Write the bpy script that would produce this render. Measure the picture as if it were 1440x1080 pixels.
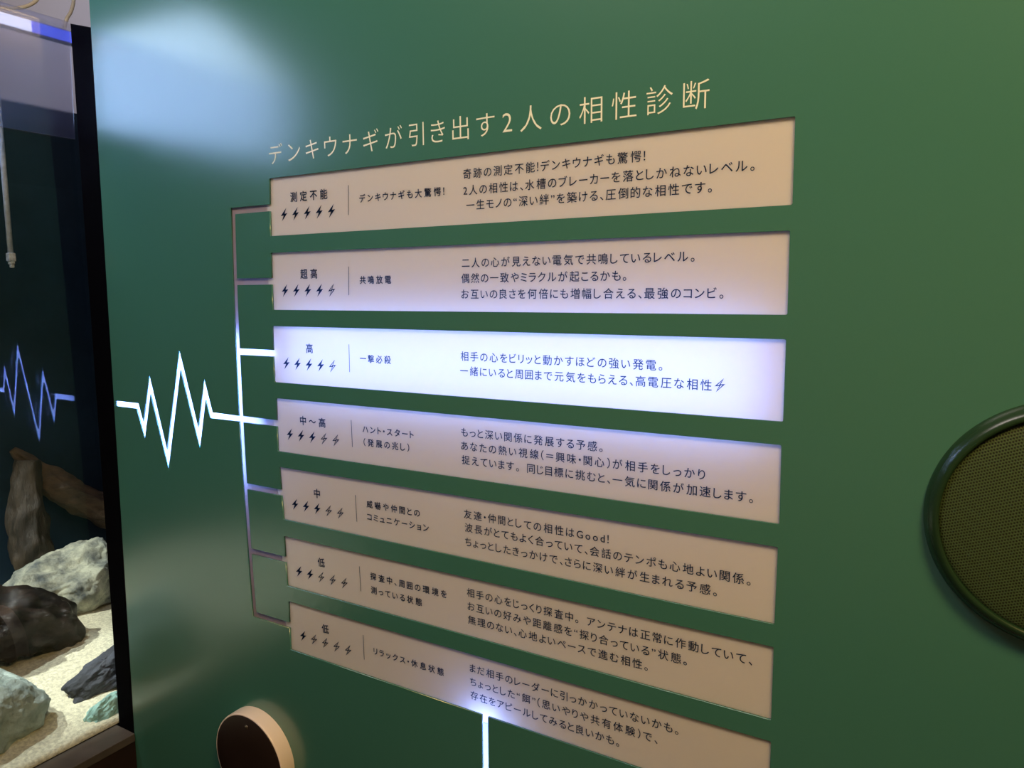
import bpy, bmesh, math, random
from mathutils import Vector, Matrix, noise

S = bpy.context.scene
for o in list(bpy.data.objects):
    bpy.data.objects.remove(o)
COL = S.collection
PI = math.pi

# ------------------------------------------------------------------ camera
# world: X runs right along the green wall, Z up, the wall face is Y = 0 and the room is Y < 0 (metres)
cam_d = bpy.data.cameras.new('camera')
cam = bpy.data.objects.new('camera', cam_d)
COL.objects.link(cam)
right = Vector((0.86194313, 0.50695248, -0.00729565))
down = Vector((0.05782892, -0.11259873, -0.99195632))
fwd = Vector((-0.5036962, 0.85458803, -0.12637022))
M = Matrix((right, -down, -fwd)).transposed().to_4x4()
M.translation = Vector((0.95100, -0.84632, 1.47083))
cam.matrix_world = M
cam_d.sensor_width = 36.0
cam_d.lens = 1038.94 / 1440 * 36.0
cam_d.clip_start = 0.02
S.camera = cam

# ------------------------------------------------------------------ view, world
S.view_settings.view_transform = 'Standard'
S.view_settings.look = 'None'
S.view_settings.gamma = 1.0
S.view_settings.use_curve_mapping = False
S.view_settings.exposure = 0.0
W = bpy.data.worlds.new('world')
S.world = W
W.use_nodes = True
W.node_tree.nodes['Background'].inputs[0].default_value = (0.75, 0.8, 1.0, 1)
W.node_tree.nodes['Background'].inputs[1].default_value = 0.035


# ------------------------------------------------------------------ lamps of the place and added lights
def area(name, loc, direction, sx, sy, watts, color, spread=180):
    d = bpy.data.lights.new(name, 'AREA')
    d.shape = 'RECTANGLE'
    d.size, d.size_y, d.energy, d.color = sx, sy, watts, color
    d.spread = math.radians(spread)
    o = bpy.data.objects.new(name, d)
    COL.objects.link(o)
    o.location = loc
    o.rotation_euler = Vector(direction).to_track_quat('-Z', 'Y').to_euler()
    return o


def spot(name, loc, target, watts, color, angle, blend, radius):
    d = bpy.data.lights.new(name, 'SPOT')
    d.energy, d.color = watts, color
    d.spot_size, d.spot_blend, d.shadow_soft_size = math.radians(angle), blend, radius
    o = bpy.data.objects.new(name, d)
    COL.objects.link(o)
    o.location = loc
    o.rotation_euler = (Vector(target) - Vector(loc)).to_track_quat('-Z', 'Y').to_euler()
    return o


LED = (0.19, 0.32, 1.0)
# warm ceiling downlights of the room, to the right and behind the camera
area('ceiling_light', (1.50, -0.95, 2.74), (-0.15, 0.45, -1.0), 0.5, 0.5, 43, (1.0, 0.62, 0.24))
area('ceiling_light', (0.15, -0.90, 2.74), (0.0, 0.45, -1.0), 0.7, 0.5, 12.5, (1.0, 0.86, 0.80))
# aquarium spot over the sand and rocks
spot('aquarium_spot', (-1.10, -0.62, 1.92), (-1.03, 0.08, 0.60), 115, (1.0, 1.0, 0.84), 40, 0.45, 0.025)
spot('aquarium_spot', (-0.86, -0.34, 1.95), (-0.755, -0.06, 0.60), 44, (0.95, 1.0, 0.92), 25, 0.5, 0.02)
spot('aquarium_spot', (-1.00, -0.66, 1.95), (-1.00, -0.60, 0.60), 90, (0.95, 1.0, 0.92), 38, 0.5, 0.025)  # added to brighten unseen sand that the green wall reflects
# added fill light that brightens the grey wall behind the tank
area('grey_wall_fill', (-1.30, 1.0, 2.76), (-0.9, 0.0, -0.5), 0.5, 0.5, 6.5, (0.93, 0.90, 1.0))


# LED boards inside the wall cavity, facing the diffusers
def led(name, x0, x1, z0, z1, y, watts, spread=180, c=LED):
    area(name, ((x0 + x1) / 2, y, (z0 + z1) / 2), (0, -1, 0), x1 - x0, z1 - z0, watts, c, spread)


led('panel_led', 0.020, 0.780, 1.305, 1.432, 0.050, 2.7)
led('waveform_led', -0.455, -0.115, 1.150, 1.358, 0.022, 34)
led('bracket_led', -0.098, -0.083, 1.255, 1.395, 0.018, 0.62)
led('bracket_led', -0.075, -0.015, 1.364, 1.376, 0.018, 0.28)
led('bracket_led', -0.075, -0.052, 1.247, 1.259, 0.018, 0.12)
led('strip_led', 0.394, 0.410, 0.30, 0.856, 0.042, 2.8)


# ------------------------------------------------------------------ helpers
def mesh_obj(name, verts, faces, mat, parent=None, smooth=False):
    me = bpy.data.meshes.new(name)
    me.from_pydata([tuple(v) for v in verts], [], faces)
    me.update()
    if mat:
        me.materials.append(mat)
    if smooth:
        me.polygons.foreach_set('use_smooth', [True] * len(me.polygons))
    o = bpy.data.objects.new(name, me)
    COL.objects.link(o)
    if parent:
        o.parent = parent
        o.matrix_parent_inverse = Matrix.Translation(-parent.location)
    return o


def bm_obj(name, bm, mat, parent=None, smooth=False):
    bmesh.ops.recalc_face_normals(bm, faces=bm.faces)
    me = bpy.data.meshes.new(name)
    bm.to_mesh(me)
    bm.free()
    me.materials.append(mat)
    if smooth:
        me.polygons.foreach_set('use_smooth', [True] * len(me.polygons))
    o = bpy.data.objects.new(name, me)
    COL.objects.link(o)
    if parent:
        o.parent = parent
        o.matrix_parent_inverse = Matrix.Translation(-parent.location)
    return o


def empty(name, loc):
    o = bpy.data.objects.new(name, None)
    COL.objects.link(o)
    o.location = loc
    o.empty_display_size = 0.05
    return o


def tag(o, label=None, cat=None, group=None, kind=None):
    if label:
        o['label'] = label
    if cat:
        o['category'] = cat
    if group:
        o['group'] = group
    if kind:
        o['kind'] = kind
    return o


def bm_box(bm, x0, x1, y0, y1, z0, z1, bevel=0.0):
    r = bmesh.ops.create_cube(bm, size=1.0)
    for v in r['verts']:
        v.co = Vector(((x0 + x1) / 2 + v.co.x * (x1 - x0), (y0 + y1) / 2 + v.co.y * (y1 - y0), (z0 + z1) / 2 + v.co.z * (z1 - z0)))
    if bevel:
        es = list({e for v in r['verts'] for e in v.link_edges})
        bmesh.ops.bevel(bm, geom=es, offset=bevel, segments=2, profile=0.5, affect='EDGES')
    return bm


def box(name, x0, x1, y0, y1, z0, z1, mat, parent=None, bevel=0.0):
    return bm_obj(name, bm_box(bmesh.new(), x0, x1, y0, y1, z0, z1, bevel), mat, parent)


def prism_y(name, poly, y0, y1, mat, parent=None):
    """polygon in (x, z) given a thickness along y"""
    n = len(poly)
    vs = [(x, y0, z) for x, z in poly] + [(x, y1, z) for x, z in poly]
    fs = [list(range(n)), list(range(2 * n - 1, n - 1, -1))]
    fs += [[i, i + n, (i + 1) % n + n, (i + 1) % n] for i in range(n)]
    bm = bmesh.new()
    bvs = [bm.verts.new(v) for v in vs]
    for f in fs:
        bm.faces.new([bvs[i] for i in f])
    return bm_obj(name, bm, mat, parent)


def lathe_y(name, prof, cx, cz, mat, parent=None, seg=96, smooth=True, cap=False):
    """profile of (radius, y) turned about the axis through (cx, cz) along y"""
    vs, fs = [], []
    for r, y in prof:
        for k in range(seg):
            a = 2 * PI * k / seg
            vs.append((cx + r * math.cos(a), y, cz + r * math.sin(a)))
    for i in range(len(prof) - 1):
        for k in range(seg):
            fs.append([i * seg + k, i * seg + (k + 1) % seg, (i + 1) * seg + (k + 1) % seg, (i + 1) * seg + k])
    if cap:
        fs.append([(len(prof) - 1) * seg + k for k in range(seg)])
    bm = bmesh.new()
    bv = [bm.verts.new(v) for v in vs]
    for f in fs:
        bm.faces.new([bv[i] for i in f])
    return bm_obj(name, bm, mat, parent, smooth)


def tube(name, pts, radii, mat, parent=None, seg=12, rough=0.0, freq=20.0, ridges=0.0, seed=0, sub=1):
    """a tube through pts with a radius at each; optional bark noise"""
    P = [Vector(p) for p in pts]
    path, rad = [], []
    n = len(P)
    for i in range(n - 1):
        p0, p1, p2, p3 = P[max(i - 1, 0)], P[i], P[i + 1], P[min(i + 2, n - 1)]
        for k in range(sub):
            t = k / sub
            path.append(0.5 * ((2 * p1) + (p2 - p0) * t + (2 * p0 - 5 * p1 + 4 * p2 - p3) * t * t + (3 * p1 - p0 - 3 * p2 + p3) * t ** 3))
            rad.append(radii[i] * (1 - t) + radii[i + 1] * t)
    path.append(P[-1])
    rad.append(radii[-1])
    vs, fs = [], []
    ref = Vector((0.13, 0.2, 1.0))
    for i, p in enumerate(path):
        d = (path[min(i + 1, len(path) - 1)] - path[max(i - 1, 0)]).normalized()
        if abs(d.dot(ref.normalized())) > 0.95:
            ref = Vector((1, 0.1, 0.1))
        u = d.cross(ref).normalized()
        v = d.cross(u).normalized()
        for k in range(seg):
            a = 2 * PI * k / seg
            r = rad[i]
            if rough or ridges:
                q = p * freq + Vector((math.cos(a), math.sin(a), seed)) * 1.3
                r *= 1 + rough * noise.noise(q) + rough * 0.5 * noise.noise(q * 2.7)
                r *= 1 + ridges * noise.noise(Vector((math.cos(a) * 4, math.sin(a) * 4, i * 0.09 + seed)))
            vs.append(p + u * (r * math.cos(a)) + v * (r * math.sin(a)))
    m = len(path)
    for i in range(m - 1):
        for k in range(seg):
            fs.append([i * seg + k, i * seg + (k + 1) % seg, (i + 1) * seg + (k + 1) % seg, (i + 1) * seg + k])
    fs.append(list(range(seg - 1, -1, -1)))
    fs.append([(m - 1) * seg + k for k in range(seg)])
    return mesh_obj(name, vs, fs, mat, parent, True)


def rock(name, center, radii, rot, seed, amp, mat, sub=6, cuts=9, freq=1.6):
    bm = bmesh.new()
    bmesh.ops.create_icosphere(bm, subdivisions=sub, radius=1.0)
    R = Matrix.Rotation(rot[2], 3, 'Z') @ Matrix.Rotation(rot[1], 3, 'Y') @ Matrix.Rotation(rot[0], 3, 'X')
    off = Vector((seed * 3.1, seed * 1.7, seed * 0.9))
    rnd = random.Random(seed)
    planes = [(Vector((rnd.gauss(0, 1), rnd.gauss(0, 1), rnd.gauss(0, 1))).normalized(), rnd.uniform(0.72, 0.9)) for _ in range(cuts)]
    for v in bm.verts:
        d = v.co.normalized()
        c = d.copy()
        for n_, h_ in planes:                   # broken faces
            e_ = c.dot(n_) - h_
            if e_ > 0:
                c -= n_ * e_ * 0.85
        k = c.length - 0.06 + amp * noise.noise(d * freq + off) + amp * 0.45 * noise.noise(d * freq * 2.3 + off) + amp * 0.2 * noise.noise(d * freq * 6 + off) + amp * 0.09 * noise.noise(d * freq * 15 + off)
        c.normalize()
        p = Vector((c.x * radii[0], c.y * radii[1], c.z * radii[2])) * k
        v.co = R @ p + Vector(center)
        v.co.z = max(v.co.z, 0.5535)              # bedded flat under the sand
    return bm_obj(name, bm, mat, None, True)


# ------------------------------------------------------------------ materials
def nodes_of(name):
    m = bpy.data.materials.new(name)
    m.use_nodes = True
    nt = m.node_tree
    return m, nt, nt.nodes['Principled BSDF'], nt.nodes['Material Output']


def pm(name, col, rough=0.5, metal=0.0, ior=1.5, spec=None, var=0.0, vscale=8.0, bump=0.0, bscale=60.0, emit=None, estr=0.0, col2=None, grain=(1, 1, 1)):
    """principled material with noise colour variation and bump"""
    m, nt, b, out = nodes_of(name)
    b.inputs['Base Color'].default_value = (*col, 1)
    b.inputs['Roughness'].default_value = rough
    b.inputs['Metallic'].default_value = metal
    b.inputs['IOR'].default_value = ior
    if spec is not None:
        b.inputs['Specular IOR Level'].default_value = spec
    tc0 = nt.nodes.new('ShaderNodeTexCoord')
    tc = nt.nodes.new('ShaderNodeMapping')      # grain stretches the pattern along the wood
    tc.inputs['Scale'].default_value = grain
    nt.links.new(tc0.outputs['Object'], tc.inputs['Vector'])
    if var or col2:
        n = nt.nodes.new('ShaderNodeTexNoise')
        n.inputs['Scale'].default_value = vscale
        n.inputs['Detail'].default_value = 6
        n.inputs['Roughness'].default_value = 0.65
        nt.links.new(tc.outputs[0], n.inputs['Vector'])
        r = nt.nodes.new('ShaderNodeValToRGB')
        c2 = col2 or tuple(c * (1 - var) for c in col)
        r.color_ramp.elements[0].position = 0.35
        r.color_ramp.elements[1].position = 0.65
        r.color_ramp.elements[0].color = (*c2, 1)
        r.color_ramp.elements[1].color = (*[min(1, c * (1 + var * 0.6)) for c in col], 1)
        nt.links.new(n.outputs['Fac'], r.inputs['Fac'])
        nt.links.new(r.outputs['Color'], b.inputs['Base Color'])
    if bump:
        n2 = nt.nodes.new('ShaderNodeTexNoise')
        n2.inputs['Scale'].default_value = bscale
        n2.inputs['Detail'].default_value = 8
        n2.inputs['Roughness'].default_value = 0.7
        nt.links.new(tc.outputs[0], n2.inputs['Vector'])
        bp = nt.nodes.new('ShaderNodeBump')
        bp.inputs['Strength'].default_value = bump
        bp.inputs['Distance'].default_value = 0.01
        nt.links.new(n2.outputs['Fac'], bp.inputs['Height'])
        nt.links.new(bp.outputs['Normal'], b.inputs['Normal'])
    if emit:
        b.inputs['Emission Color'].default_value = (*emit, 1)
        b.inputs['Emission Strength'].default_value = estr
    return m


def clear_mat(name, tint, f0, gloss_rough=0.0, rough_mix=0.0, rough_col=(1, 1, 1), rough_r=0.3, haze=0.0):
    """thin clear sheet: what passes through, Schlick reflection, and a share scattered by a dull surface"""
    m, nt, b, out = nodes_of(name)
    nt.nodes.remove(b)
    N, L = nt.nodes.new, nt.links.new
    tr = N('ShaderNodeBsdfTransparent')
    tr.inputs[0].default_value = (*tint, 1)
    body = tr.outputs[0]
    if rough_mix:
        rf = N('ShaderNodeBsdfRefraction')
        rf.inputs['IOR'].default_value = 1.02
        rf.inputs['Roughness'].default_value = rough_r
        rf.inputs['Color'].default_value = (*rough_col, 1)
        mx = N('ShaderNodeMixShader')
        mx.inputs[0].default_value = rough_mix
        L(tr.outputs[0], mx.inputs[1])
        L(rf.outputs[0], mx.inputs[2])
        body = mx.outputs[0]
    if haze:                                    # fine scratches that scatter light through the sheet
        tl = N('ShaderNodeBsdfTranslucent')
        tl.inputs[0].default_value = (0.45, 0.50, 1.0, 1)
        df = N('ShaderNodeBsdfDiffuse')
        df.inputs[0].default_value = (0.45, 0.50, 1.0, 1)
        m1 = N('ShaderNodeMixShader')
        m1.inputs[0].default_value = 0.5
        L(tl.outputs[0], m1.inputs[1])
        L(df.outputs[0], m1.inputs[2])
        tc = N('ShaderNodeTexCoord')
        mp = N('ShaderNodeMapping')
        mp.inputs['Scale'].default_value = (1, 1.2, 26)
        nz = N('ShaderNodeTexNoise')
        nz.inputs['Scale'].default_value = 1.0
        nz.inputs['Detail'].default_value = 3
        L(tc.outputs['Object'], mp.inputs[0])
        L(mp.outputs[0], nz.inputs['Vector'])
        mu = N('ShaderNodeMath')
        mu.operation = 'MULTIPLY'
        mu.inputs[1].default_value = haze * 2
        L(nz.outputs['Fac'], mu.inputs[0])
        m2 = N('ShaderNodeMixShader')
        L(mu.outputs[0], m2.inputs[0])
        L(body, m2.inputs[1])
        L(m1.outputs[0], m2.inputs[2])
        body = m2.outputs[0]
    gl = N('ShaderNodeBsdfGlossy')
    gl.inputs['Roughness'].default_value = gloss_rough
    geo = N('ShaderNodeNewGeometry')
    dot = N('ShaderNodeVectorMath')
    dot.operation = 'DOT_PRODUCT'
    L(geo.outputs['Incoming'], dot.inputs[0])
    L(geo.outputs['Normal'], dot.inputs[1])
    ab = N('ShaderNodeMath')
    ab.operation = 'ABSOLUTE'
    L(dot.outputs['Value'], ab.inputs[0])
    om = N('ShaderNodeMath')
    om.operation = 'SUBTRACT'
    om.inputs[0].default_value = 1.0
    L(ab.outputs[0], om.inputs[1])
    pw = N('ShaderNodeMath')
    pw.operation = 'POWER'
    pw.inputs[1].default_value = 5.0
    L(om.outputs[0], pw.inputs[0])
    ma = N('ShaderNodeMath')
    ma.operation = 'MULTIPLY_ADD'
    ma.inputs[1].default_value = 1 - f0
    ma.inputs[2].default_value = f0
    L(pw.outputs[0], ma.inputs[0])
    mix = N('ShaderNodeMixShader')
    L(ma.outputs[0], mix.inputs[0])
    L(body, mix.inputs[1])
    L(gl.outputs[0], mix.inputs[2])
    L(mix.outputs[0], out.inputs['Surface'])
    return m


MAT = {}
MAT['green'] = pm('green_satin_paint', (0.052, 0.198, 0.155), 0.22, ior=1.9, bump=0.012, bscale=220)
MAT['green_gloss'] = pm('green_gloss_plastic', (0.013, 0.040, 0.018), 0.25, ior=1.55)
MAT['backing'] = pm('grey_cavity_board', (0.10, 0.10, 0.11), 0.8)
MAT['title_ink'] = pm('cream_vinyl', (0.88, 0.95, 0.80), 0.5)
MAT['black'] = pm('black_trim', (0.0015, 0.0015, 0.003), 0.7, spec=0.02)
MAT['tank_back'] = pm('navy_backing', (0.012, 0.028, 0.058), 0.6, spec=0.1, var=0.35, vscale=2.5)
MAT['grey_wall'] = pm('grey_wall_paint', (0.42, 0.40, 0.43), 0.8, bump=0.05, bscale=90)
MAT['room'] = pm('warm_room_paint', (0.42, 0.36, 0.27), 0.8, var=0.1, vscale=2)
MAT['floor'] = pm('dark_floor', (0.05, 0.045, 0.04), 0.4, var=0.3)
MAT['ledge'] = pm('dark_bronze_ledge', (0.075, 0.065, 0.062), 0.38, var=0.25, vscale=14)
MAT['cabinet'] = pm('dark_red_wood', (0.022, 0.008, 0.007), 0.5, var=0.5, vscale=6)
MAT['sand'] = pm('pale_sand', (0.80, 0.76, 0.58), 0.9, var=0.30, vscale=130, bump=0.6, bscale=260)
MAT['pale_rock'] = pm('pale_rock', (0.60, 0.72, 0.68), 0.85, col2=(0.30, 0.38, 0.36), vscale=16, bump=1.0, bscale=55)
MAT['back_rock'] = pm('mottled_grey_rock', (0.62, 0.64, 0.52), 0.85, col2=(0.12, 0.14, 0.15), vscale=18, bump=1.0, bscale=55)
MAT['slate'] = pm('dark_slate', (0.055, 0.062, 0.085), 0.6, var=0.5, vscale=14, bump=0.8, bscale=30)
MAT['teal_rock'] = pm('teal_stone', (0.36, 0.62, 0.58), 0.8, var=0.45, vscale=18, bump=0.8, bscale=40)
MAT['dark_wood'] = pm('dark_wet_driftwood', (0.036, 0.023, 0.016), 0.20, col2=(0.005, 0.004, 0.006), vscale=9, bump=1.0, bscale=22, grain=(1.6, 0.45, 2.2))
MAT['brown_wood'] = pm('brown_driftwood', (0.16, 0.10, 0.055), 0.6, col2=(0.05, 0.033, 0.025), vscale=12, bump=1.0, bscale=24, grain=(1.5, 0.4, 1.5))
MAT['dim_wood'] = pm('dark_brown_driftwood', (0.060, 0.042, 0.028), 0.45, col2=(0.02, 0.015, 0.013), vscale=12, bump=1.0, bscale=24, grain=(1.6, 1.6, 0.4))
MAT['tube'] = pm('frosted_tube', (0.50, 0.57, 0.68), 0.3, var=0.25, vscale=60)
MAT['fitting'] = pm('grey_fitting', (0.42, 0.45, 0.46), 0.4, var=0.4, vscale=120)
MAT['cable'] = pm('cream_cable', (0.90, 0.88, 0.80), 0.5)
MAT['rim_cream'] = pm('cream_lacquer', (0.88, 0.77, 0.67), 0.30)
MAT['plate_dark'] = pm('dark_brown_metal', (0.020, 0.012, 0.010), 0.38, spec=0.4)
MAT['screw'] = pm('brass_screw', (0.35, 0.30, 0.22), 0.35, metal=1.0)
MAT['housing'] = pm('lamp_housing', (0.25, 0.25, 0.28), 0.4)
MAT['lamp'] = pm('lamp_diffuser', (0.8, 0.8, 0.8), 0.5, emit=(0.48, 0.68, 1.0), estr=7.0)
MAT['led_white'] = pm('white_led_cover', (0.8, 0.8, 0.8), 0.5, emit=(0.62, 0.72, 1.0), estr=0.9)
MAT['led_blue'] = pm('blue_led_cover', (0.1, 0.15, 0.8), 0.5, emit=(0.06, 0.10, 0.75), estr=0.8)
MAT['pane'] = clear_mat('tank_glass', (0.94, 0.97, 0.99), 0.075)
MAT['pane_inner'] = clear_mat('tank_glass_inner_face', (0.97, 0.98, 1.0), 0.007)
MAT['sheet'] = clear_mat('dull_clear_acrylic', (0.88, 0.90, 1.0), 0.04, 0.15, 0.55, (0.92, 0.93, 1.0), 0.30, 0.035)
MAT['water'] = clear_mat('still_water', (0.97, 0.99, 1.0), 0.0)


def acrylic_mat():
    m, nt, b, out = nodes_of('milky_acrylic')
    b.inputs['Base Color'].default_value = (0.88, 0.79, 0.70, 1)
    b.inputs['Roughness'].default_value = 0.22
    b.inputs['Subsurface Weight'].default_value = 1.0
    b.inputs['Subsurface Radius'].default_value = (1.0, 0.9, 0.8)
    b.inputs['Subsurface Scale'].default_value = 0.016
    b.subsurface_method = 'RANDOM_WALK'
    return m


def diffuser_mat():
    m, nt, b, out = nodes_of('groove_diffuser')
    nt.nodes.remove(b)
    d = nt.nodes.new('ShaderNodeBsdfDiffuse')
    d.inputs[0].default_value = (0.50, 0.42, 0.39, 1)
    t = nt.nodes.new('ShaderNodeBsdfTranslucent')
    t.inputs[0].default_value = (0.9, 0.9, 0.9, 1)
    x = nt.nodes.new('ShaderNodeMixShader')
    x.inputs[0].default_value = 0.5
    nt.links.new(d.outputs[0], x.inputs[1])
    nt.links.new(t.outputs[0], x.inputs[2])
    nt.links.new(x.outputs[0], out.inputs['Surface'])
    return m


def ink_mat():
    """translucent printing ink: near black over an unlit panel, blue where a lamp shines through"""
    m, nt, b, out = nodes_of('translucent_ink')
    nt.nodes.remove(b)
    t = nt.nodes.new('ShaderNodeBsdfTransparent')
    t.inputs[0].default_value = (0.030, 0.065, 0.150, 1)
    nt.links.new(t.outputs[0], out.inputs['Surface'])
    return m


MAT['acrylic'] = acrylic_mat()
MAT['diffuser'] = diffuser_mat()
MAT['ink'] = ink_mat()

# ------------------------------------------------------------------ layout of the wall openings
# each panel opening: left-top, left-bottom, right-top, right-bottom in wall (x, z)
ROWS = [
    ((0.0059, 1.6499), (0.0022, 1.5595), (0.8002, 1.6498), (0.8009, 1.5586)),
    ((0.0012, 1.5331), (-0.0006, 1.4414), (0.7994, 1.5318), (0.8002, 1.4417)),
    ((-0.0037, 1.4149), (-0.0051, 1.3220), (0.7998, 1.4151), (0.8001, 1.3237)),
    ((-0.0030, 1.2954), (-0.0046, 1.2053), (0.7993, 1.2974), (0.8004, 1.2064)),
    ((-0.0028, 1.1788), (0.0011, 1.0884), (0.7999, 1.1798), (0.7994, 1.0875)),
    ((0.0004, 1.0593), (0.0023, 0.9711), (0.7996, 1.0603), (0.8000, 0.9701)),
    ((0.0039, 0.9442), (0.0029, 0.8557), (0.8009, 0.9438), (0.8005, 0.8535)),
]
BRANCH_Z = [1.6042, 1.4877, 1.3700, 1.2530, 1.1345, 1.0175, 0.9004]
HB = 0.0054                                    # half the width of a groove


def spine_x(z):                                 # the bracket bows a little to the left at mid height
    t = (z - 1.25) / 0.36
    return -0.0915 + 0.0080 * t * t


def corner(p, a, b, r=0.002, n=3):
    """round the corner p between neighbours a and b"""
    P, A, B = Vector(p), Vector(a), Vector(b)
    s, e = P + (A - P).normalized() * r, P + (B - P).normalized() * r
    return [tuple((1 - t) ** 2 * s + 2 * t * (1 - t) * P + t * t * e) for t in [k / n for k in range(n + 1)]]


def offset_line(pts, h):
    """mitred offset of a polyline to its left by h"""
    out = []
    V = [Vector(p) for p in pts]
    for i, p in enumerate(V):
        if i == 0 or i == len(V) - 1:
            d = (V[min(i + 1, len(V) - 1)] - V[max(i - 1, 0)]).normalized()
            out.append(p + Vector((-d.y, d.x)) * h)
        else:
            d0, d1 = (p - V[i - 1]).normalized(), (V[i + 1] - p).normalized()
            n0, n1 = Vector((-d0.y, d0.x)), Vector((-d1.y, d1.x))
            m = (n0 + n1).normalized()
            out.append(p + m * (h / max(0.18, m.dot(n0))))
    return [tuple(v) for v in out]


ZIG = [(-0.4572, 1.2540), (-0.3868, 1.2540), (-0.3714, 1.2065), (-0.3431, 1.2995), (-0.3040, 1.1568),
       (-0.2489, 1.3502), (-0.2080, 1.2070), (-0.1837, 1.3000), (-0.1700, 1.2533), (spine_x(1.253) - HB, 1.2530)]
zig_up = offset_line(ZIG, HB)
zig_dn = offset_line(ZIG, -HB)
STRIP_X = 0.4020

hole = []
top, bot = BRANCH_Z[0] + HB, BRANCH_Z[-1] - HB
hole += [(spine_x(top) - HB, top)]
for i, (tl, bl, tr, br) in enumerate(ROWS):
    zb = BRANCH_Z[i]
    if i:
        hole.append((spine_x(zb) + HB, zb + HB))
    fx = lambda z: bl[0] + (tl[0] - bl[0]) * (z - bl[1]) / (tl[1] - bl[1])
    hole.append((fx(zb + HB), zb + HB))
    hole += corner(tl, (tl[0], zb), tr)
    hole += corner(tr, tl, br)
    hole += corner(br, tr, bl)
    if i == 6:
        zz = br[1] + (bl[1] - br[1]) * (br[0] - STRIP_X) / (br[0] - bl[0])
        hole += [(STRIP_X + HB, zz), (STRIP_X + HB, 0.30), (STRIP_X - HB, 0.30), (STRIP_X - HB, zz)]
    hole += corner(bl, br, (bl[0], zb))
    hole.append((fx(zb - HB), zb - HB))
    if i < 6:
        hole.append((spine_x(zb) + HB, zb - HB))
        zn = BRANCH_Z[i + 1]
        for k in (1, 2, 3):
            z = zb - HB + (zn - zb + 2 * HB) * k / 4
            hole.append((spine_x(z) + HB, z))
hole.append((spine_x(bot) - HB, bot))
for k in range(1, 6):
    z = bot + (1.2481 - bot) * k / 6
    hole.append((spine_x(z) - HB, z))
hole.append((spine_x(1.2481) - HB, 1.2481))
hole += zig_dn[-2::-1]
hole += zig_up[:-1]
hole.append((spine_x(1.2579) - HB, 1.2579))
for k in range(1, 6):
    z = 1.2579 + (top - 1.2579) * k / 6
    hole.append((spine_x(z) - HB, z))

# ------------------------------------------------------------------ the setting
def edge_x(z):
    return -0.4456 + (z - 1.9558) * (0.4816 - 0.4456) / (1.9558 - 0.471)


outer = [(edge_x(0.0), 0.0), (3.2, 0.0), (3.2, 2.75), (edge_x(2.75), 2.75)]
cu = bpy.data.curves.new('wall_outline', 'CURVE')
cu.dimensions = '2D'
cu.fill_mode = 'BOTH'
cu.extrude = 0.0015
for poly in (outer, hole):
    sp = cu.splines.new('POLY')
    sp.points.add(len(poly) - 1)
    for p, (x, z) in zip(sp.points, poly):
        p.co = (x, z, 0, 1)
    sp.use_cyclic_u = True
tmp = bpy.data.objects.new('wall_outline', cu)
COL.objects.link(tmp)
bpy.context.view_layer.update()
me = bpy.data.meshes.new_from_object(tmp.evaluated_get(bpy.context.evaluated_depsgraph_get()))
bpy.data.objects.remove(tmp)
me.transform(Matrix.Translation((0, 0.0015, 0)) @ Matrix.Rotation(PI / 2, 4, 'X'))
bm = bmesh.new()
bm.from_mesh(me)
bmesh.ops.remove_doubles(bm, verts=bm.verts, dist=1e-6)
nfront = len(bm.faces)
for b in ((-0.4630, 3.2, 0.055, 0.065, 0.0, 2.75), (-0.4630, -0.4600, 0.012, 0.055, 0.0, 2.75),
          (-0.43, 3.2, 0.004, 0.055, 1.70, 1.71)):
    bm_box(bm, *b)
bmesh.ops.recalc_face_normals(bm, faces=bm.faces)
me2 = bpy.data.meshes.new('wall_back')
me2.materials.append(MAT['green'])
me2.materials.append(MAT['backing'])
for f in bm.faces:
    if f.index >= nfront or f.index < 0:
        f.material_index = 1
bm.faces.ensure_lookup_table()
for k, f in enumerate(bm.faces):
    f.material_index = 1 if k >= nfront else 0
bm.to_mesh(me2)
bm.free()
wall = bpy.data.objects.new('wall_back', me2)
COL.objects.link(wall)
tag(wall, kind='structure')

o = box('wall_left', -2.10, -1.95, -2.6, 3.0, 0.0, 3.4, MAT['grey_wall'])
tag(o, kind='structure')
o = box('floor', -1.95, 3.2, -2.6, 3.0, -0.1, 0.0, MAT['floor'])
tag(o, kind='structure')
for nm, b in (('wall_front', (-1.95, 3.2, -2.7, -2.6, 0.0, 2.8)), ('wall_right', (3.2, 3.3, -2.6, 3.0, 0.0, 2.8)), ('ceiling', (-1.95, 3.2, -2.6, 3.0, 2.8, 2.9))):
    tag(box(nm, *b, MAT['room']), kind='structure')
bar = prism_y('trim_1', [(-0.5104, 1.976), (-0.5338, 0.5460), (edge_x(0.546) - 0.0004, 0.5460), (edge_x(1.958) - 0.0004, 1.958)], 0.0002, 0.02, MAT['black'])
tag(bar, kind='structure')

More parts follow.
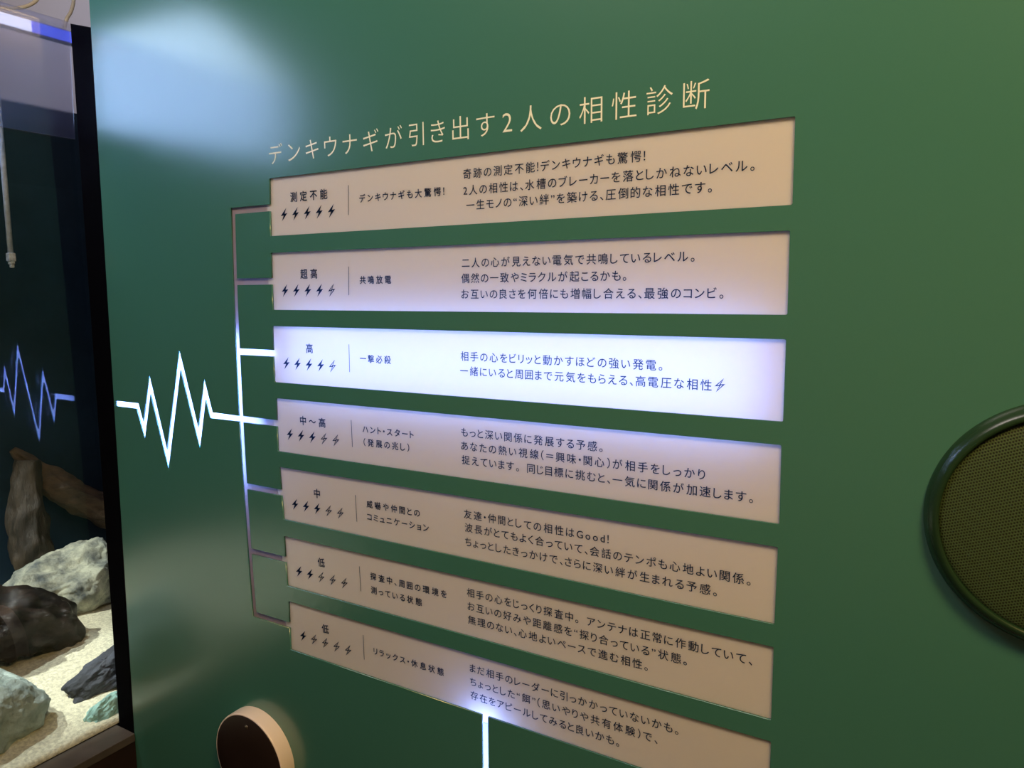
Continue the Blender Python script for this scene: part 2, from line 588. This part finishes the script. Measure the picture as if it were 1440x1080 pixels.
# ------------------------------------------------------------------ lettering
TITLE = 'デンキウナギが引き出す2人の相性診断'
ROWTEXT = [
    dict(head=('測定不能', 0.0478, 0.1273, 1.6177), bx=(0.0325, 0.1343), bz=1.5919, full=5, div=(0.1703, 1.627, 0.1682, 1.5838),
         sub=[('デンキウナギも大驚愕！', 0.1908, 0.3449, 1.606)],
         body=[('奇跡の測定不能！デンキウナギも驚愕！', 0.3766, 0.634, 1.6258), ('2人の相性は、水槽のブレーカーを落としかねないレベル。', 0.3762, 0.7595, 1.6042),
               ('一生モノの“深い絆”を築ける、圧倒的な相性です。', 0.3807, 0.7134, 1.5844)]),
    dict(head=('超高', 0.0627, 0.0996, 1.4981), bx=(0.027, 0.1286), bz=1.4724, full=4, div=(0.1653, 1.5076, 0.1635, 1.4645),
         sub=[('共鳴放電', 0.1864, 0.2468, 1.4871)],
         body=[('二人の心が見えない電気で共鳴しているレベル。', 0.3719, 0.6955, 1.5078), ('偶然の一致やミラクルが起こるかも。', 0.3707, 0.6121, 1.487),
               ('お互いの良さを何倍にも増幅し合える、最強のコンビ。', 0.3703, 0.7297, 1.4655)]),
    dict(head=('高', 0.0685, 0.0838, 1.3805), bx=(0.0225, 0.1243), bz=1.3545, full=4, div=(0.1603, 1.3896, 0.1597, 1.3469),
         sub=[('一撃必殺', 0.1818, 0.2421, 1.3689)],
         body=[('相手の心をビリッと動かすほどの強い発電。', 0.3675, 0.6595, 1.3797), ('一緒にいると周囲まで元気をもらえる、高電圧な相性', 0.3663, 0.7192, 1.3592)], bolt_end=(0.7286, 1.3600)),
    dict(head=('中〜高', 0.0478, 0.1044, 1.262), bx=(0.0229, 0.1254), bz=1.2364, full=3, div=(0.1593, 1.2717, 0.16, 1.229),
         sub=[('ハント・スタート', 0.182, 0.2813, 1.2597), ('（発展の兆し）', 0.1834, 0.2725, 1.2393)],
         body=[('もっと深い関係に発展する予感。', 0.3663, 0.583, 1.2721), ('あなたの熱い視線（＝興味・関心）が相手をしっかり', 0.3659, 0.7142, 1.2524),
               ('捉えています。　同じ目標に挑むと、一気に関係が加速します。', 0.3667, 0.7702, 1.2321)]),
    dict(head=('中', 0.0723, 0.0859, 1.1433), bx=(0.0276, 0.1291), bz=1.1178, full=3, div=(0.1625, 1.1523, 0.1639, 1.1092),
         sub=[('威嚇や仲間との', 0.1851, 0.2893, 1.1413), ('コミュニケーション', 0.1856, 0.3053, 1.121)],
         body=[('友達・仲間としての相性はGood！', 0.3687, 0.5926, 1.153), ('波長がとてもよく合っていて、会話のテンポも心地よい関係。', 0.37, 0.7707, 1.1332),
               ('ちょっとしたきっかけで、さらに深い絆が生まれる予感。', 0.37, 0.7321, 1.1120)]),
    dict(head=('低', 0.0743, 0.0901, 1.0266), bx=(0.0299, 0.1321), bz=1.0013, full=2, div=(0.1658, 1.0359, 0.1673, 0.9949),
         sub=[('探査中、周囲の環境を', 0.188, 0.3356, 1.0245), ('測っている状態', 0.1885, 0.2891, 1.002)],
         body=[('相手の心をじっくり探査中。　アンテナは正常に作動していて、', 0.3717, 0.7759, 1.0361), ('お互いの好みや距離感を“探り合っている”状態。', 0.3726, 0.6979, 1.0155),
               ('無理のない、心地よいペースで進む相性。', 0.3731, 0.6476, 0.9949)]),
    dict(head=('低', 0.0772, 0.094, 0.9119), bx=(0.0325, 0.135), bz=0.8870, full=1, div=(0.1688, 0.9214, 0.1694, 0.8799),
         sub=[('リラックス・休息状態', 0.1899, 0.3274, 0.9)],
         body=[('まだ相手のレーダーに引っかかっていないかも。', 0.3748, 0.6891, 0.9208), ('ちょっとした“餌”（思いやりや共有体験）で、', 0.3749, 0.6624, 0.8998),
               ('存在をアピールしてみると良いかも。', 0.3754, 0.6101, 0.8787)]),
]
need = {'title': set(TITLE), 'body': set(), 'bold': set()}
for r in ROWTEXT:
    need['bold'] |= set(r['head'][0])
    for s in r['sub']:
        need['bold'] |= set(s[0])
    for s in r['body']:
        need['body'] |= set(s[0])
WEIGHT = {'title': -0.007, 'body': 0.006, 'bold': 0.016}
GLYPH = {}
made = []
for w, chars in need.items():
    for ch in sorted(chars):
        if ch == '　':
            continue
        c = bpy.data.curves.new('glyph', 'FONT')
        c.body, c.size, c.resolution_u = ch, 1.0, 4
        g = bpy.data.objects.new('glyph', c)
        COL.objects.link(g)
        made.append((w, ch, g))


def weigh(vs, fs, off):
    """move the outline of a filled glyph outwards by off, to make it bolder (or lighter when negative)"""
    rim = {}
    for f in fs:
        A = sum(vs[f[i]][0] * vs[f[(i + 1) % len(f)]][1] - vs[f[(i + 1) % len(f)]][0] * vs[f[i]][1] for i in range(len(f)))
        for i in range(len(f)):
            p, q = f[i], f[(i + 1) % len(f)]
            if A < 0:
                p, q = q, p
            k = (min(p, q), max(p, q))
            rim[k] = None if k in rim else (p, q)
    push = {}
    for e in rim.values():
        if e:
            d = Vector(vs[e[1]]) - Vector(vs[e[0]])
            if d.length > 1e-9:
                n = Vector((d.y, -d.x)).normalized()
                push.setdefault(e[0], []).append(n)
                push.setdefault(e[1], []).append(n)
    out = list(vs)
    for i, ns in push.items():
        m = sum(ns, Vector((0, 0)))
        if m.length > 1e-6:
            m.normalize()
            m *= off / max(0.6, m.dot(ns[0]))
            out[i] = (vs[i][0] + m.x, vs[i][1] + m.y)
    return out


bpy.context.view_layer.update()
dg = bpy.context.evaluated_depsgraph_get()
for w, ch, g in made:
    m = bpy.data.meshes.new_from_object(g.evaluated_get(dg))
    bm = bmesh.new()
    bm.from_mesh(m)
    bmesh.ops.remove_doubles(bm, verts=bm.verts, dist=1e-5)
    bm.verts.index_update()
    vs = [(v.co.x, v.co.y) for v in bm.verts]
    fs = [[v.index for v in f.verts] for f in bm.faces]
    bm.free()
    vs = weigh(vs, fs, WEIGHT[w])
    xs = [v[0] for v in vs] or [0, 0.3]
    GLYPH[(w, ch)] = (vs, fs, min(xs), max(xs))
    bpy.data.meshes.remove(m)
for w, ch, g in made:
    c = g.data
    bpy.data.objects.remove(g)
    bpy.data.curves.remove(c)


def text(name, s, x0, x1, zc, em, w, y, mat, parent=None):
    """a line of lettering whose ink runs from x0 to x1, proportionally spaced, centred on height zc"""
    ws = [0.45 if ch == '　' else GLYPH[(w, ch)][3] - GLYPH[(w, ch)][2] for ch in s]
    # narrow marks keep a little extra room, like proportional Japanese setting
    pad = [0.0 if ch not in '、。・！“”（）' else -0.03 for ch in s]
    tot = sum(ws) * em
    gap = (x1 - x0 - tot) / max(1, len(s) - 1)
    V, F, x = [], [], x0
    for ch, wi in zip(s, ws):
        if ch != '　':
            vs, fs, lo, hi = GLYPH[(w, ch)]
            b = len(V)
            V += [(x + (vx - lo) * em, y, zc + (vy - 0.375) * em) for vx, vy in vs]
            F += [[b + i for i in f] for f in fs]
        x += wi * em + gap
    return mesh_obj(name, V, F, mat, parent)


t = text('title_lettering', TITLE, 0.0085, 0.7088, 1.6853, 0.0345, 'title', -0.0003, MAT['title_ink'])
tag(t, 'thin cream Japanese title line across the top of the green wall, above the panels', 'lettering')

BOLT = [(0.33, 0.50), (-0.46, -0.09), (-0.06, -0.06), (-0.33, -0.50), (0.46, 0.10), (0.07, 0.07)]


def bolt(name, x, z, h, filled, y, parent):
    p = [(x + a * h * 0.80, z + b * h) for a, b in BOLT]
    if filled:
        return mesh_obj(name, [(a, y, b) for a, b in p], [[0, 1, 2, 5], [2, 3, 4, 5]], MAT['ink'], parent)
    cx, cz = x, z
    n = len(p)
    q = []
    th = h * 0.07
    for i in range(n):
        a, b, c = Vector(p[i - 1]), Vector(p[i]), Vector(p[(i + 1) % n])
        d0, d1 = (b - a).normalized(), (c - b).normalized()
        n0, n1 = Vector((-d0.y, d0.x)), Vector((-d1.y, d1.x))
        m = (n0 + n1).normalized()
        q.append(tuple(b + m * (th / max(0.35, m.dot(n0)))))
    return mesh_obj(name, [(a, y, b) for a, b in p + q], [[i, (i + 1) % n, (i + 1) % n + n, i + n] for i in range(n)], MAT['ink'], parent)


PANEL_LABEL = [
    'topmost wide text panel, tan and unlit, with five solid bolts',
    'second text panel from the top, mauve with a violet glow along its lower edge',
    'brightly lit bluish white text panel with blue lettering, the only glowing one',
    'text panel directly below the glowing white one, violet along its upper edge',
    'tan unlit text panel with the word Good in its text',
    'sixth text panel down, tan and unlit, with two solid bolts and three outlined',
    'lowest text panel, with one solid bolt and a blue glow above the vertical light strip',
]
YF = 0.0032                                     # front face of the acrylic, just behind the board
YT = 0.0030
for i, (r, q) in enumerate(zip(ROWTEXT, ROWS)):
    tl, bl, tr, br = q
    p = empty('level_panel', ((tl[0] + tr[0]) / 2, YF, bl[1]))
    tag(p, PANEL_LABEL[i], 'sign panel', 'light up text panels in the green wall')
    e = 0.0115
    prism_y('acrylic_face', [(tl[0] - e, tl[1] + e), (bl[0] - e, bl[1] - e), (br[0] + e, br[1] - e), (tr[0] + e, tr[1] + e)], YF, YF + 0.004, MAT['acrylic'], p)
    h = r['head']
    text('heading_text', h[0], h[1], h[2], h[3], 0.0162, 'bold', YT, MAT['ink'], p)
    for k in range(5):
        x = r['bx'][0] + (r['bx'][1] - r['bx'][0]) * k / 4
        b = bolt('bolt_icon', x, r['bz'], 0.0205, k < r['full'], YT, p)
        if k >= r['full'] and r['full'] < 5:
            b['label'] = 'outlined lightning bolt'
    x0, z0, x1, z1 = r['div']
    mesh_obj('divider_line', [(x0 - 0.0005, YT, z0), (x1 - 0.0005, YT, z1), (x1 + 0.0005, YT, z1), (x0 + 0.0005, YT, z0)], [[0, 1, 2, 3]], MAT['ink'], p)
    for s in r['sub']:
        text('subheading_text', s[0], s[1], s[2], s[3], 0.0128, 'bold', YT, MAT['ink'], p)
    for s in r['body']:
        text('description_text', s[0], s[1], s[2], s[3], 0.0142, 'body', YT, MAT['ink'], p)
    if 'bolt_end' in r:
        bolt('bolt_icon', r['bolt_end'][0], r['bolt_end'][1], 0.0165, False, YT, p)['label'] = 'outlined lightning bolt ending the text line'

# ------------------------------------------------------------------ the lit groove: wave, bracket and branches
g = empty('waveform_light', (-0.28, YF, 1.13))
tag(g, 'glowing white zigzag pulse line with bracket and branches leading to the panels', 'light line')
box('zigzag_diffuser', -0.4585, -0.1085, YF, YF + 0.003, 1.115, 1.392, MAT['diffuser'], g)
box('bracket_diffuser', -0.1083, -0.0765, YF, YF + 0.003, 0.885, 1.620, MAT['diffuser'], g)
for i, z in enumerate(BRANCH_Z):
    box('branch_diffuser', -0.0763, ROWS[i][0][0] - 0.0117, YF, YF + 0.003, z - 0.011, z + 0.011, MAT['diffuser'], g)
s = box('light_strip', STRIP_X - 0.016, STRIP_X + 0.016, YF, YF + 0.003, 0.28, 0.841, MAT['diffuser'])
tag(s, 'glowing white vertical light strip below the lowest text panel', 'light line')

# ------------------------------------------------------------------ round speaker at the right
CX, CZ = 1.0630, 1.2450
sp = empty('wall_speaker', (CX, 0, CZ))
tag(sp, 'round dark green speaker with perforated grille at the right edge of the wall', 'speaker')
prof = [(0.1225, 0.0), (0.1222, -0.003), (0.1205, -0.0075), (0.1180, -0.0115), (0.1150, -0.0145), (0.1120, -0.0160), (0.1098, -0.0160), (0.1087, -0.0150), (0.1083, -0.0130), (0.1083, -0.008)]
lathe_y('rim', prof, CX, CZ, MAT['green_gloss'], sp, 128)


def grille_mat():
    m, nt, b, out = nodes_of('perforated_grille')
    N, L = nt.nodes.new, nt.links.new
    tc = N('ShaderNodeTexCoord')
    mp = N('ShaderNodeMapping')
    mp.inputs['Rotation'].default_value = (0, 0.35, 0)
    mp.inputs['Scale'].default_value = (400, 1, 345)
    L(tc.outputs['Object'], mp.inputs['Vector'])
    sep = N('ShaderNodeSeparateXYZ')
    L(mp.outputs[0], sep.inputs[0])

    def math_(op, a, b_=None):
        n = N('ShaderNodeMath')
        n.operation = op
        for k, v in enumerate((a, b_)):
            if v is None:
                continue
            if isinstance(v, (int, float)):
                n.inputs[k].default_value = v
            else:
                L(v, n.inputs[k])
        return n.outputs[0]
    # hexagonal rows of round holes: every other row is shifted by half a hole
    row = math_('FLOOR', sep.outputs['Z'])
    odd = math_('MULTIPLY', math_('FLOORED_MODULO', row, 2.0), 0.5)
    u = math_('SUBTRACT', math_('FRACT', math_('ADD', sep.outputs['X'], odd)), 0.5)
    v = math_('SUBTRACT', math_('FRACT', sep.outputs['Z']), 0.5)
    d = math_('SQRT', math_('ADD', math_('MULTIPLY', u, u), math_('MULTIPLY', v, v)))
    rp = N('ShaderNodeValToRGB')
    rp.color_ramp.elements[0].position = 0.26
    rp.color_ramp.elements[0].color = (0.010, 0.013, 0.006, 1)
    rp.color_ramp.elements[1].position = 0.38
    rp.color_ramp.elements[1].color = (0.056, 0.098, 0.040, 1)
    L(d, rp.inputs['Fac'])
    L(rp.outputs[0], b.inputs['Base Color'])
    bp = N('ShaderNodeBump')
    bp.inputs['Strength'].default_value = 0.5
    bp.inputs['Distance'].default_value = 0.001
    L(d, bp.inputs['Height'])
    L(bp.outputs[0], b.inputs['Normal'])
    b.inputs['Roughness'].default_value = 0.45
    return m


gp = [(0.1086 * math.cos(a), -0.0095 - 0.007 * math.sin(a)) for a in [PI / 2 * k / 12 for k in range(12)]] + [(0.004, -0.0165)]
lathe_y('grille', gp, CX, CZ, grille_mat(), sp, 128, True, True)

# ------------------------------------------------------------------ round touch plate at the bottom
TX, TZ, TR, TD = -0.0885, 0.6330, 0.0880, 0.0275
tp = empty('touch_plate', (TX, 0, TZ))
tag(tp, 'round touch plate with cream rim and dark brown face at the bottom of the wall', 'touch plate')
lathe_y('rim', [(TR, 0.0), (TR, -0.004), (TR - 0.0005, -TD + 0.0035), (TR - 0.0012, -TD + 0.0008), (TR - 0.0024, -TD), (TR - 0.0036, -TD + 0.0006)], TX, TZ, MAT['rim_cream'], tp, 128)
lathe_y('face_plate', [(TR - 0.0034, -TD + 0.0010), (TR - 0.0038, -TD - 0.0002), (TR - 0.0050, -TD - 0.0008), (0.03, -TD - 0.0010), (0.001, -TD - 0.0010)], TX, TZ, MAT['plate_dark'], tp, 128, True, True)
SX, SZ = -0.0865, 0.6995
bm = bmesh.new()
r_ = bmesh.ops.create_uvsphere(bm, u_segments=20, v_segments=10, radius=0.0042)
for v in bm.verts:
    v.co = Vector((SX + v.co.x, -TD - 0.0008 + max(-0.0018, min(0.0, v.co.y * 0.45)), SZ + v.co.z))
bm_obj('screw', bm, MAT['screw'], tp, True)

# ------------------------------------------------------------------ aquarium
XG = -0.5300                                    # outer face of the front glass
tank = empty('aquarium', (-1.14, 0.0, 0.548))
tag(tank, 'glass fronted aquarium with dark blue back, left of the green wall', 'aquarium')
mesh_obj('front_pane', [(XG, -1.0, 0.549), (XG, 0.0, 0.549), (XG, 0.0, 1.976), (XG, -1.0, 1.976)], [[0, 1, 2, 3]], MAT['pane'], tank)
mesh_obj('inner_pane_face', [(XG - 0.011, -1.0, 0.549), (XG - 0.011, 0.02, 0.549), (XG - 0.011, 0.02, 1.974), (XG - 0.011, -1.0, 1.974)], [[0, 1, 2, 3]], MAT['pane_inner'], tank)
box('back_panel', -1.45, -1.42, -1.0, 1.1, 0.549, 2.024, MAT['tank_back'], tank)
box('end_panel', -1.42, XG - 0.02, 1.07, 1.1, 0.549, 2.0, MAT['tank_back'], tank)
box('end_panel', -1.42, XG - 0.02, -1.03, -1.0, 0.549, 1.75, MAT['tank_back'], tank)
mesh_obj('water_surface', [(XG - 0.012, -1.0, 1.79), (XG - 0.012, 1.07, 1.79), (-1.42, 1.07, 1.79), (-1.42, -1.0, 1.79)], [[0, 1, 2, 3]], MAT['water'], tank)

bm = bm_box(bmesh.new(), 0.0, 0.003, -1.0, -0.0008, 1.766, 1.978)
for v in bm.verts:
    v.co.x += -0.5265 + (v.co.z - 1.766) / 0.212 * 0.0125
sh = bm_obj('splash_sheet', bm, MAT['sheet'])
tag(sh, 'dull translucent acrylic sheet over the top of the aquarium glass', 'acrylic sheet')

cab = empty('aquarium_cabinet', (-1.1, -0.4, 0.0))
tag(cab, 'dark cabinet with bronze brown ledge below the aquarium', 'cabinet')
box('ledge', XG - 0.012, -0.4770, -1.2, -0.0008, 0.531, 0.5485, MAT['ledge'], cab, 0.0012)
box('cabinet_front', -0.500, -0.4785, -1.2, -0.0008, 0.0, 0.5305, MAT['cabinet'], cab)
box('cabinet_body', -1.45, -0.505, -1.0, 1.1, 0.0, 0.5300, MAT['cabinet'], cab)

# sand bed
N1, N2 = 90, 130
vs, fs = [], []
for a in range(N1 + 1):
    for b in range(N2 + 1):
        x = XG - 0.014 - (1.415 - 0.544) * a / N1
        y = -0.99 + 2.05 * b / N2
        z = 0.5605 + 0.032 * min(1, a / 25) + 0.012 * min(1, (a + 3) / 20) * noise.noise(Vector((x * 3, y * 3, 1))) + 0.004 * noise.noise(Vector((x * 14, y * 14, 2)))
        vs.append((x, y, z))
for a in range(N1):
    for b in range(N2):
        k = a * (N2 + 1) + b
        fs.append([k, k + 1, k + N2 + 2, k + N2 + 1])
n0 = len(vs)
vs += [(XG - 0.014, -0.99, 0.549), (XG - 0.014, 1.06, 0.549)]
fs.append([n0, n0 + 1] + [N2 - b for b in range(N2 + 1)])
sand = mesh_obj('sand', vs, fs, MAT['sand'], None, True)
tag(sand, 'pale cream sand bed on the aquarium floor', 'sand', kind='stuff')

tag(rock('rock', (-0.70, -0.190, 0.630), (0.110, 0.135, 0.095), (-0.45, 0.2, 0.1), 3, 0.16, MAT['pale_rock']),
    'large pale rock at the front, cut by the left edge of the photo', 'rock', 'rocks in the aquarium')
tag(rock('rock', (-1.15, 0.255, 0.640), (0.12, 0.205, 0.125), (0.15, 0.1, 0.1), 8, 0.22, MAT['back_rock']),
    'mottled grey rock with pale top, standing behind the dark driftwood', 'rock', 'rocks in the aquarium')
tag(rock('rock', (-0.68, 0.066, 0.600), (0.055, 0.098, 0.050), (0.35, 0.0, -0.1), 5, 0.22, MAT['slate']),
    'dark slate coloured stone lying on the sand beside the black trim', 'rock', 'rocks in the aquarium')
tag(rock('rock', (-0.580, -0.006, 0.556), (0.030, 0.062, 0.042), (0.50, 0.1, 0.0), 12, 0.22, MAT['teal_rock']),
    'small pale teal stone half buried against the front glass', 'rock', 'rocks in the aquarium')

tag(tube('driftwood', [(-0.95, -0.16, 0.72), (-0.95, -0.05, 0.700), (-0.94, 0.03, 0.672), (-0.93, 0.09, 0.620), (-0.92, 0.125, 0.585)],
         [0.085, 0.085, 0.080, 0.058, 0.030], MAT['dark_wood'], None, 48, 0.28, 16, 0.32, 4, 14),
    'dark wet driftwood log in front of the mottled grey rock', 'driftwood', 'driftwood in the aquarium')
tag(tube('driftwood', [(-1.38, 0.235, 1.02), (-1.36, 0.27, 0.965), (-1.35, 0.33, 0.895), (-1.35, 0.41, 0.825), (-1.35, 0.53, 0.735), (-1.35, 0.62, 0.66)],
         [0.010, 0.028, 0.042, 0.048, 0.050, 0.05], MAT['brown_wood'], None, 32, 0.25, 14, 0.25, 9, 12),
    'brown driftwood branch slanting down at the back of the aquarium', 'driftwood', 'driftwood in the aquarium')
tag(tube('driftwood', [(-1.33, 0.25, 0.99), (-1.32, 0.235, 0.90), (-1.31, 0.225, 0.80), (-1.30, 0.225, 0.72), (-1.30, 0.23, 0.60)],
         [0.030, 0.040, 0.048, 0.052, 0.045], MAT['dim_wood'], None, 32, 0.22, 14, 0.22, 2, 12),
    'dim upright driftwood trunk behind the mottled rock', 'driftwood', 'driftwood in the aquarium')

# light bar just behind the acrylic sheet, the dip tube that hangs from it
lb = empty('light_bar', (-0.60, -0.04, 1.975))
tag(lb, 'slim white and blue light bar seen through the acrylic sheet', 'light bar')
box('housing', -0.612, -0.595, -0.100, 0.058, 1.966, 1.990, MAT['housing'], lb)
box('white_cover', -0.595, -0.592, -0.099, -0.028, 1.968, 1.988, MAT['led_white'], lb)['label'] = 'white lit section'
box('blue_cover', -0.595, -0.592, -0.027, 0.056, 1.968, 1.988, MAT['led_blue'], lb)['label'] = 'blue lit section'
dt = empty('dip_tube', (-0.603, -0.0955, 1.52))
tag(dt, 'thin pale tube hanging in the aquarium with a small grey end fitting', 'tube')
tube('tube_body', [(-0.603, -0.0930, 1.966), (-0.603, -0.0945, 1.75), (-0.603, -0.0962, 1.548)], [0.0048] * 3, MAT['tube'], dt, 14)
bm = bmesh.new()
bm_box(bm, -0.6095, -0.5965, -0.1027, -0.0897, 1.532, 1.548, 0.002)
bm_box(bm, -0.6080, -0.5980, -0.1008, -0.0915, 1.5262, 1.5332, 0.002)
bm_box(bm, -0.6065, -0.5995, -0.0992, -0.0925, 1.5200, 1.5268, 0.0015)
bm_obj('end_fitting', bm, MAT['fitting'], dt)

# tilted lamp panel added out of view to light the wall's upper left
al = empty('aquarium_lamp', (-0.80, -0.5, 1.95))
tag(al, 'large tilted lamp panel added out of view over the aquarium', 'lamp')
LP = [(-0.125, 1.845), (-0.74, 1.845), (-0.74, 2.05), (-0.47, 2.19), (-0.125, 2.010)]  # outline shaped to give the bright patch reflected in the wall
tilt = 0.10


def lamp_poly(name, poly, x0, x1, mat):
    n = len(poly)
    f = lambda x, y, z: (x + (z - 1.845) * tilt, y, z)
    vs = [f(x0, y, z) for y, z in poly] + [f(x1, y, z) for y, z in poly]
    bm = bmesh.new()
    bv = [bm.verts.new(v) for v in vs]
    for q in [list(range(n)), list(range(n, 2 * n))] + [[i, (i + 1) % n, (i + 1) % n + n, i + n] for i in range(n)]:
        bm.faces.new([bv[k] for k in q])
    return bm_obj(name, bm, mat, al)


lamp_poly('diffuser', LP, -0.752, -0.748, MAT['lamp'])
lamp_poly('housing', LP, -0.80, -0.7525, MAT['housing'])

# cables above the tank
tag(tube('cable', [(-1.0, 0.262, 2.10), (-1.0, 0.274, 2.150), (-1.0, 0.285, 2.170), (-1.0, 0.293, 2.190), (-1.0, 0.297, 2.215), (-1.0, 0.297, 2.30), (-1.0, 0.297, 2.50)], [0.0042] * 7, MAT['cable'], None, 10, sub=6),
    'cream cable rising beside the green wall above the aquarium', 'cable', 'cream cables above the aquarium')
tag(tube('cable', [(-1.0, 0.04, 2.120), (-1.0, 0.10, 2.131), (-1.0, 0.148, 2.140), (-1.0, 0.172, 2.150), (-1.0, 0.192, 2.163), (-1.0, 0.209, 2.182), (-1.0, 0.222, 2.22), (-1.0, 0.23, 2.5)], [0.0042] * 8, MAT['cable'], None, 10, sub=6),
    'cream cable curving in from the left edge above the aquarium', 'cable', 'cream cables above the aquarium')
